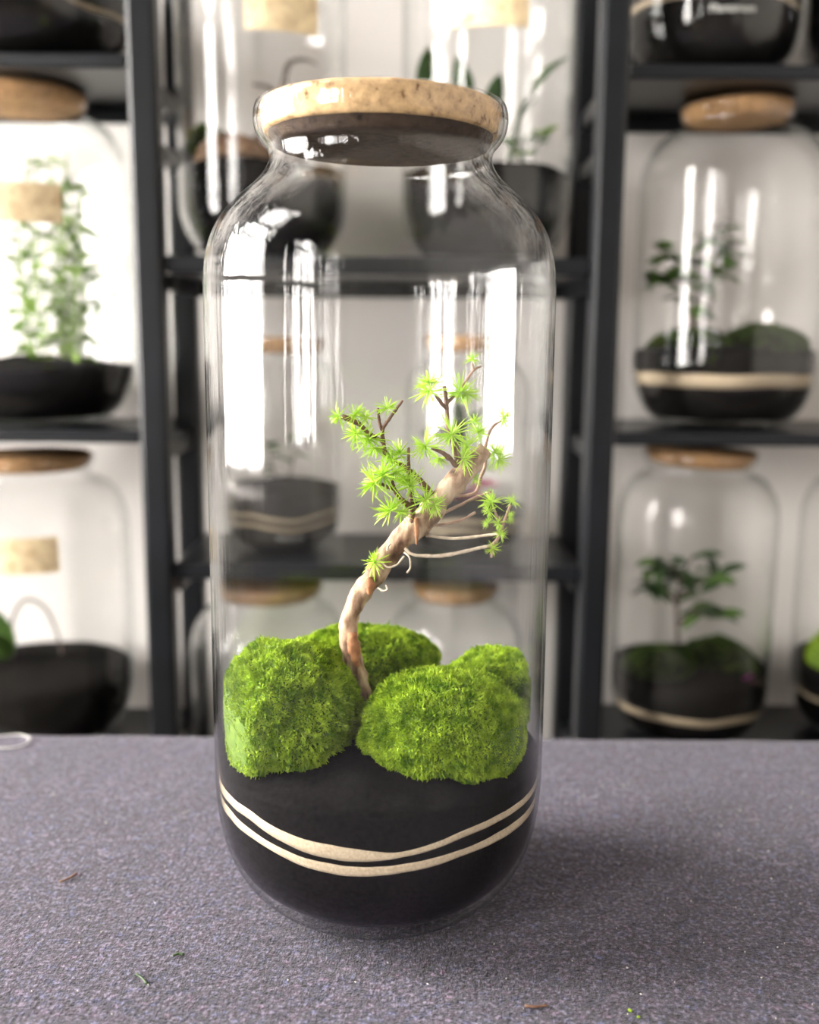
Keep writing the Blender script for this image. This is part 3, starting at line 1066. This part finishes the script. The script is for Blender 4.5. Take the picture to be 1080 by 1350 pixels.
def put_leaf(parent, p, d, L, kind, name='leaf', rnd=random):
    o = link(name, LEAF[kind], None, parent)
    d = Vector(d).normalized()
    x = d.cross(Vector((0, 0, 1)))
    x = x.normalized() if x.length > .05 else Vector((1, 0, 0))
    z = x.cross(d)
    R = Matrix((x, d, z)).transposed() @ Matrix.Rotation(rnd.uniform(-.7, .7), 3, 'Y')
    o.matrix_local = Matrix.LocRotScale(Vector(p), R.to_quaternion(), (L, L, L))
    return o


def plant(base, name, label, stems, leaf_kinds, L, per, cat='plant', stem_mat='wood_bg', sr=.0018, spread=.9, seed=1, rlim=None, start=.25, droop=0.0, off=(0, 0)):
    """stems: lists of points relative to base; leaves sit in turn along each"""
    root = empty(name, base)
    tag(root, label, cat)
    rd = random.Random(seed)
    for st in stems:
        mb = MB()
        tube(mb, st, [sr * (1 - .6 * k / max(1, len(st) - 1)) for k in range(len(st))], 6, 4)
        so_ = link('stem', mb.me('stem', True), M[stem_mat], root)
        Q = catmull(st, 8)
        for k in range(per):
            t = start + (1 - start) * (k + rd.random() * .6) / per
            p = Q[min(len(Q) - 1, int(t * (len(Q) - 1)))]
            a = rd.uniform(0, 2 * PI)
            d = Vector((math.cos(a) * spread, math.sin(a) * spread * .8, rd.uniform(-.3, .7) - droop))
            l = L * rd.uniform(.65, 1.2)
            tip = p + d.normalized() * l
            if rlim and math.hypot(tip.x + off[0], tip.y + off[1]) > rlim:
                d.x, d.y = -d.x, -d.y
                tip = p + d.normalized() * l
                if math.hypot(tip.x + off[0], tip.y + off[1]) > rlim:
                    continue
            put_leaf(so_, p, d, l, rd.choice(leaf_kinds), rnd=rd)
    return root


JY = 1.655

# left rack -- top, middle, bottom
P, fr = make_jar(48, JY, ZL[0], .150, .50, .090, 'jar with a thin pale stripe on the top board of the rack nearest the windows', lid_label='cork lid on the jar on the top board of the rack nearest the windows', soil_h=.150, soil_label='deep black soil with a thin pale stripe, top board nearest the windows', bands=[(.072, .007, .02)])
P, fr = make_jar(42, JY, ZL[1], .160, .505, .094, 'wide jar full of tall leafy green stems, with a cork tag', tag_=(-32, 238, 78, 292), lid_label='dark cork lid of the jar full of tall leafy stems', soil_h=.088, soil_label='black soil under the tall leafy stems')
rd = random.Random(3)
st = []
for k in range(15):
    x0, y0_ = rd.uniform(-.03, .10), rd.uniform(-.06, .06)
    h = rd.uniform(.14, .34) if abs(x0 - .045) < .05 else rd.uniform(.10, .24)
    st.append([(x0 * .8 + .01, y0_ * .8, 0), (x0 + rd.uniform(-.01, .01), y0_, h * .5), (x0 + rd.uniform(-.02, .025), y0_ + rd.uniform(-.02, .02), h)])
plant(P + Vector((0, 0, .10)), 'leafy_plant', 'tall bushy plant of thin green leafy stems in the wide tagged jar', st, ['leaf', 'leaf_bright', 'leaf_bright'], .032, 19, stem_mat='leaf_bright', sr=.0022, seed=4, rlim=.153, start=.05)
P, fr = make_jar(52, JY, ZL[2], .152, .478, .092, 'jar with one arching stem and a cork tag, below the jar of tall leafy stems', tag_=(-35, 710, 75, 758), lid_label='cork lid of the jar with one arching stem', soil_h=.115, soil_label='plain black soil around one arching stem')
ar = empty('arching_plant', P + Vector((-.05, 0, .13)))
tag(ar, 'broad green leaf and one thin arching stem in the tagged jar', 'plant')
mb = MB()
tube(mb, [(0, 0, -.012), (.005, -.01, .06), (.03, -.015, .105), (.065, -.018, .095), (.085, -.02, .05), (.09, -.02, .015)], [.003, .003, .0028, .0026, .0024, .002], 6, 5)
link('stem', mb.me('stem', True), M['wood_bg'], ar)
for d, l in (((-.1, -.2, 1), .14), ((-.5, .2, 1), .12), ((.05, -.5, .9), .10)):
    put_leaf(ar, (-.012, 0, -.01), d, l, 'leaf')

# middle bay, upper board
P, fr = make_jar(350, JY, ZC[0], .130, .56, .085, 'tall jar with forked driftwood and a cork tag, above the tall jar shoulder', tag_=(322, -25, 424, 39), lid_label='cork lid of the tall jar with forked driftwood', soil_h=.135, soil_label='black soil with bark chips under forked driftwood')
dw = empty('driftwood', P + Vector((-.02, 0, .15)))
tag(dw, 'forked dark driftwood branch rising from soil in a tagged jar', 'driftwood')
mb = MB()
tube(mb, [(0, 0, -.02), (.01, 0, .03), (.03, -.005, .07), (.05, -.005, .10), (.062, -.01, .14), (.085, -.01, .148), (.105, -.01, .142)], [.006, .006, .0055, .0055, .0045, .003, .0015], 8, 5, .3)
link('limb', mb.me('limb', True), M['wood_bg'], dw)
mb = MB()
tube(mb, [(.047, -.005, .097), (.03, -.01, .108), (.008, -.01, .112)], [.004, .003, .0016], 8, 5, .3)
link('limb', mb.me('limb', True), M['wood_bg'], dw)
mb = MB()
tube(mb, [(0, 0, .01), (-.04, .01, .045), (-.085, .01, .05)], [.003, .002, .0012], 8, 5, .3)
link('limb', mb.me('limb', True), M['wood_bg'], dw)
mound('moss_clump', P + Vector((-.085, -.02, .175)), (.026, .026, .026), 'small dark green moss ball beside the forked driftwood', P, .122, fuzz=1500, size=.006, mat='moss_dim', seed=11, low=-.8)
ch = link('bark_mulch', lathe_me('bark_mulch', [(0, 0), (.06, .0), (.055, .018), (.035, .034), (0, .045)], 30, fn=lambda r, z, a, i: (r * (1 + .25 * noise.noise(Vector((math.cos(a) * 2, math.sin(a) * 2, z * 30)))), z)), M['bark_chip'], None, P + Vector((-.04, -.03, .145)))
tag(ch, 'heap of brown bark chips at the foot of the driftwood', 'bark')
P, fr = make_jar(637, JY, ZC[0], .131, .56, .085, 'tall jar with broad dark leaves and a cork tag', tag_=(592, -25, 698, 34), lid_label='cork lid of the tall jar with broad dark leaves', soil_h=.135, soil_label='black soil under the broad dark leaves')
pl = empty('broad_leaf_plant', P + Vector((0, 0, .15)))
tag(pl, 'plant with broad upright dark leaves on thick stems in a tall tagged jar', 'plant')
for stp, leaves in [([(.03, 0, -.02), (.045, -.01, .05), (.055, -.012, .085), (.07, -.012, .105)], [((.045, -.012, .055), (.5, 0, 1), .05), ((.068, -.012, .10), (.55, -.1, .9), .075)]),
                    ([(-.02, 0, -.02), (-.03, -.01, .06), (-.035, -.01, .11)], [((-.032, -.01, .075), (-.15, -.2, 1), .08), ((-.035, -.01, .09), (-.8, -.2, .7), .06), ((-.03, -.01, .05), (.3, -.2, .9), .06)]),
                    ([(0, .01, -.02), (.0, 0, .05), (.005, -.01, .08)], [((.004, -.01, .06), (.15, -.2, 1), .07), ((.0, 0, .04), (.3, -.5, .6), .05)]),
                    ([(-.06, .0, -.02), (-.085, 0, .05), (-.09, -.01, .09)], [((-.09, -.01, .08), (-.05, -.2, 1), .085), ((-.09, 0, .05), (-.3, -.3, 1), .05)])]:
    mb = MB()
    tube(mb, stp, [.004, .0036, .003, .0025][:len(stp)], 6, 5)
    link('stem', mb.me('stem', True), M['leaf_dark'], pl)
    for p, d, l in leaves:
        put_leaf(pl, p, d, l, 'leaf_dark')
plant(P + Vector((.058, -.02, .145)), 'creeping_plant', 'low creeping plant with small pale green leaves beside the broad dark leaves', [[(0, 0, 0), (.0, -.005, .03), (.015, -.005, .045), (.035, -.01, .04)], [(0, 0, 0), (-.02, 0, .025), (-.03, 0, .03)], [(.01, 0, 0), (.02, 0, .03), (.028, 0, .05)]], ['leaf', 'leaf_bright', 'leaf_dark'], .026, 7, stem_mat='leaf_dark', seed=9, rlim=.122, off=(.058, -.02))

# middle bay, lower board (seen through the tall jar)
P, fr = make_jar(375, JY, ZC[1], .096, .340, .066, 'small jar with two pale stripes in its soil, behind the tall jar', lid_label='cork lid of the small jar with two pale stripes', soil_h=.098, soil_label='black soil with two pale stripes, left of the trunk', bands=[(.047, .0055, .012), (.062, .0055, .012)], letters=('Plantarium', .25, .028, .010))
plant(P + Vector((0, 0, .11)), 'small_plant', 'sparse little dark leaved plant in the small jar with two pale stripes', [[(-.01, 0, 0), (-.02, 0, .04), (-.03, 0, .07)], [(.01, 0, 0), (.02, 0, .045), (.035, -.01, .085)], [(0, 0, 0), (-.045, 0, .03), (-.06, 0, .045)]], ['leaf_dark', 'leaf'], .028, 6, seed=12, rlim=.088)
P, fr = make_jar(612, JY, ZC[1], .100, .345, .067, 'small jar holding a pink leaved plant, seen through the tall jar', lid_label='cork lid of the small jar with the pink leaved plant', soil_h=.075, soil_label='black soil with pale stripes below the pink leaves', bands=[(.040, .007, .012), (.055, .007, .012)])
fp = empty('pink_leaf_plant', P + Vector((-.01, 0, .085)))
tag(fp, 'plant with pink lower leaves, dark upright leaves and one white leaf', 'plant')
mb = MB()
tube(mb, [(0, 0, -.01), (-.005, -.005, .06), (-.01, -.01, .13)], [.004, .003, .002], 6, 5)
link('stem', mb.me('stem', True), M['leaf_dark'], fp)
for p, d, l, k in [((0, -.01, .0), (.5, -.8, .4), .055, 'leaf_pink'), ((0, 0, .0), (-.4, -.8, .4), .05, 'leaf_pink'), ((.01, 0, .01), (.9, -.3, .5), .055, 'leaf_pink'), ((0, -.01, .02), (.1, -1, .7), .05, 'leaf_pink'),
                   ((-.01, 0, .09), (.0, -.3, 1), .08, 'leaf_dark'), ((-.008, 0, .08), (.4, -.2, 1), .085, 'leaf_dark'), ((-.008, 0, .075), (.1, -.6, .8), .06, 'leaf_dark'), ((-.01, 0, .10), (-1, -.1, .3), .06, 'leaf_dark'),
                   ((-.012, 0, .12), (-.35, -.2, .6), .065, 'white_leaf'), ((-.01, 0, .05), (1, -.2, .2), .07, 'leaf_dark'), ((-.01, 0, .05), (-.8, -.2, .5), .04, 'leaf')]:
    put_leaf(fp, p, d, l, k)
# middle bay, lowest board
P, fr = make_jar(354, JY, ZC[2], .130, .400, .085, 'wide empty looking jar on the lowest bridging board beside the rack nearest the windows', lid_label='cork lid of the wide jar on the lowest bridging board', soil_h=.10, soil_label='black soil in the wide jar on the lowest bridging board')
P, fr = make_jar(600, JY, ZC[2], .112, .400, .068, 'jar on the lowest bridging board with its cork lid showing over the moss', lid_label='cork lid showing just above the small moss cushion', soil_h=.09, soil_label='black soil in the jar whose lid shows over the moss')

# right rack
P, fr = make_jar(932, JY, ZR[0], .133, .50, .085, 'jar of black soil with a golden stripe and a small printed word', letters=('Plantarium', -.03, .070, .015), lid_label='cork lid of the jar with the golden stripe and printed word', soil_h=.150, soil_label='black soil with one golden stripe above a printed word', bands=[(.092, .009, .008)])
P, fr = make_jar(1172, JY, ZR[0], .133, .50, .085, 'jar standing next to the one with the printed word', lid_label='cork lid of the jar next to the one with the printed word', soil_h=.150, soil_label='black soil in the jar next to the printed one')
P, fr = make_jar(958, JY, ZR[1], .144, .490, .081, 'wide round jar with a pale stripe and a small leafy tree on dark moss', lid_label='orange brown cork lid sitting askew on the wide round jar', tilt=-.035, soil_h=.120, soil_label='black soil with one broad pale stripe in the wide round jar', bands=[(.066, .020, .006)])
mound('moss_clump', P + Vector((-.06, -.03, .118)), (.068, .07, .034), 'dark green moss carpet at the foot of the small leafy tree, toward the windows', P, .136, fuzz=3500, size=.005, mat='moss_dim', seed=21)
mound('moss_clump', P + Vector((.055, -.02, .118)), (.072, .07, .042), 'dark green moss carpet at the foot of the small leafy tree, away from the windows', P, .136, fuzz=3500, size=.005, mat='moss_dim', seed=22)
plant(P + Vector((-.05, 0, .13)), 'small_tree', 'small leafy tree with two leaning stems on dark moss', [[(0, 0, 0), (.005, 0, .06), (.015, -.01, .11), (.055, -.01, .165)], [(0, 0, 0), (-.01, 0, .06), (-.035, -.01, .12), (-.075, -.01, .155)], [(.01, 0, .07), (.03, 0, .13), (.025, 0, .185)], [(-.02, 0, .08), (-.055, -.01, .10), (-.072, 0, .09)]], ['leaf', 'leaf', 'leaf_dark'], .044, 18, seed=31, rlim=.136, off=(-.05, 0), sr=.004, start=.3)
P, fr = make_jar(912, JY, ZR[2], .130, .478, .084, 'slim jar with a spreading dark leaved tree above a black mound', lid_label='thin cork lid of the slim jar with the spreading tree', tilt=.05, soil_h=.115, soil_label='black soil with a pale stripe under the spreading tree', bands=[(.050, .012, .008)])
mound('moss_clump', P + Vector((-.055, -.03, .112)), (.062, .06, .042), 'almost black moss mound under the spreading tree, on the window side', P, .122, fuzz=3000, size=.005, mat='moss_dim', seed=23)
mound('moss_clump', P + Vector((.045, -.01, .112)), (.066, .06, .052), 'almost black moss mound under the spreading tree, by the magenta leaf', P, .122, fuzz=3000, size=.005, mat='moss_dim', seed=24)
plant(P + Vector((-.02, 0, .165)), 'small_tree', 'spreading little tree with broad dark leaves in the slim jar', [[(0, 0, -.01), (-.005, 0, .05), (.0, 0, .10), (.02, 0, .14)], [(-.002, 0, .05), (-.04, -.01, .09), (-.08, -.01, .095)], [(0, 0, .07), (.04, -.01, .10), (.075, -.01, .105)], [(0, 0, .09), (-.02, 0, .12), (-.05, 0, .125)], [(0, 0, .02), (.035, 0, .045), (.06, 0, .03)]], ['leaf_dark', 'leaf_dark', 'leaf'], .050, 8, seed=37, rlim=.122, off=(-.02, 0), sr=.004, start=.35)
fl = empty('accent_plant', P + Vector((.03, -.085, .10)))
tag(fl, 'tiny bright green and magenta leaved plant at the front of the slim jar', 'plant')
for p, d, l, k in [((0, 0, 0), (-.8, -.6, .4), .024, 'leaf_bright'), ((0, 0, 0), (.6, -.6, .5), .022, 'leaf_bright'), ((.002, 0, 0), (0, -.6, .8), .022, 'leaf_bright'), ((.035, .012, .0), (.2, -.4, 1), .038, 'magenta'), ((.035, .012, .0), (.5, -.4, .7), .03, 'magenta')]:
    put_leaf(fl, p, d, l, k)
P, fr = make_jar(1160, JY, ZR[2], .135, .478, .086, 'jar with green moss next to the slim jar with the spreading tree', lid_label='cork lid of the jar with green moss next to the spreading tree', soil_h=.12, soil_label='black soil with a pale stripe under green moss', bands=[(.07, .007, .012)])
mound('moss_clump', P + Vector((-.05, -.03, .135)), (.075, .07, .05), 'olive green moss mound in the jar next to the spreading tree', P, .126, fuzz=3000, size=.005, mat='moss', seed=25)
plant(P + Vector((-.04, 0, .16)), 'small_tree', 'small tree with drooping dark leaves above the olive green moss', [[(0, 0, 0), (-.01, 0, .06), (-.035, 0, .12)], [(0, 0, .03), (.03, 0, .10)]], ['leaf_dark', 'leaf'], .04, 6, seed=41, rlim=.127, off=(-.04, 0), sr=.003)

# ------------------------------------------------------------------ little things on the cloth


def on_cloth(px, py, h=.0006):
    r = ray(px, py)
    t = (TZ + h - CAM.z) / r.z
    return CAM + r * t


mb = MB()
tube(mb, [on_cloth(x, y, .0012) for x, y in [(-14, 985), (12, 986), (33, 981), (38, 973), (26, 968.5), (5, 970), (-12, 973)]], [.0007] * 7, 6, 6)
th = link('loose_thread', mb.me('loose_thread', True), M['thread'])
tag(th, 'pale loop of loose thread at the far edge of the cloth', 'thread')
for pts, mt, lb in [([(78, 1163), (90, 1158), (102, 1151)], 'twig', 'dark fibre lying on the bare cloth away from the jar'), ([(692, 1326), (707, 1327), (722, 1325)], 'twig', 'short brown twig on the cloth in the jar shadow edge'),
                    ([(180, 1284), (188, 1290), (194, 1297)], 'leaf_dark', 'curled olive scrap of leaf on the cloth'), ([(228, 1260), (236, 1257), (242, 1258)], 'leaf_dark', 'tiny dark leaf scrap on the cloth near the jar'),
                    ([(829, 1331), (833, 1333)], 'moss', 'upper of two tiny green moss crumbs on the cloth'), ([(840, 1340), (844, 1341)], 'moss', 'lower of two tiny green moss crumbs on the cloth'),
                    ([(481, 1213), (484, 1217), (487, 1221)], 'thread', 'pale crumb against the foot of the tall jar')]:
    mb = MB()
    P_ = [on_cloth(x, y, .0010) for x, y in pts]
    tube(mb, P_, [.0009] * len(P_), 6, 4, .4, 500)
    tag(link('cloth_scrap', mb.me('cloth_scrap', True), M[mt]), lb, 'scrap')
V, F = [], []
for k in range(420):
    x, y = rng.uniform(-.55, .6), rng.uniform(.45, 1.0)
    if (x - HX) ** 2 + (y - HY) ** 2 < .07 ** 2:
        continue
    if x < HX and rng.random() < .55:
        continue
    a = rng.uniform(0, 6.28)
    l, w = rng.uniform(.0004, .0011), rng.uniform(.0003, .0005)
    u, q = Vector((math.cos(a), math.sin(a), 0)), Vector((-math.sin(a), math.cos(a), 0))
    c_ = Vector((x, y, TZ + .0012))
    b = len(V)
    V += [c_ + u * l, c_ + q * w, c_ - u * l, c_ - q * w, c_ + Vector((0, 0, .0005)), c_ - Vector((0, 0, .0012))]
    F += [(b, b + 1, b + 4), (b + 1, b + 2, b + 4), (b + 2, b + 3, b + 4), (b + 3, b, b + 4), (b + 1, b, b + 5), (b + 2, b + 1, b + 5), (b + 3, b + 2, b + 5), (b, b + 3, b + 5)]
lint = link('lint', mk('lint', V, F, False), M['lint'])
tag(lint, 'pale specks of lint scattered over the felt cloth', 'lint', kind='stuff')
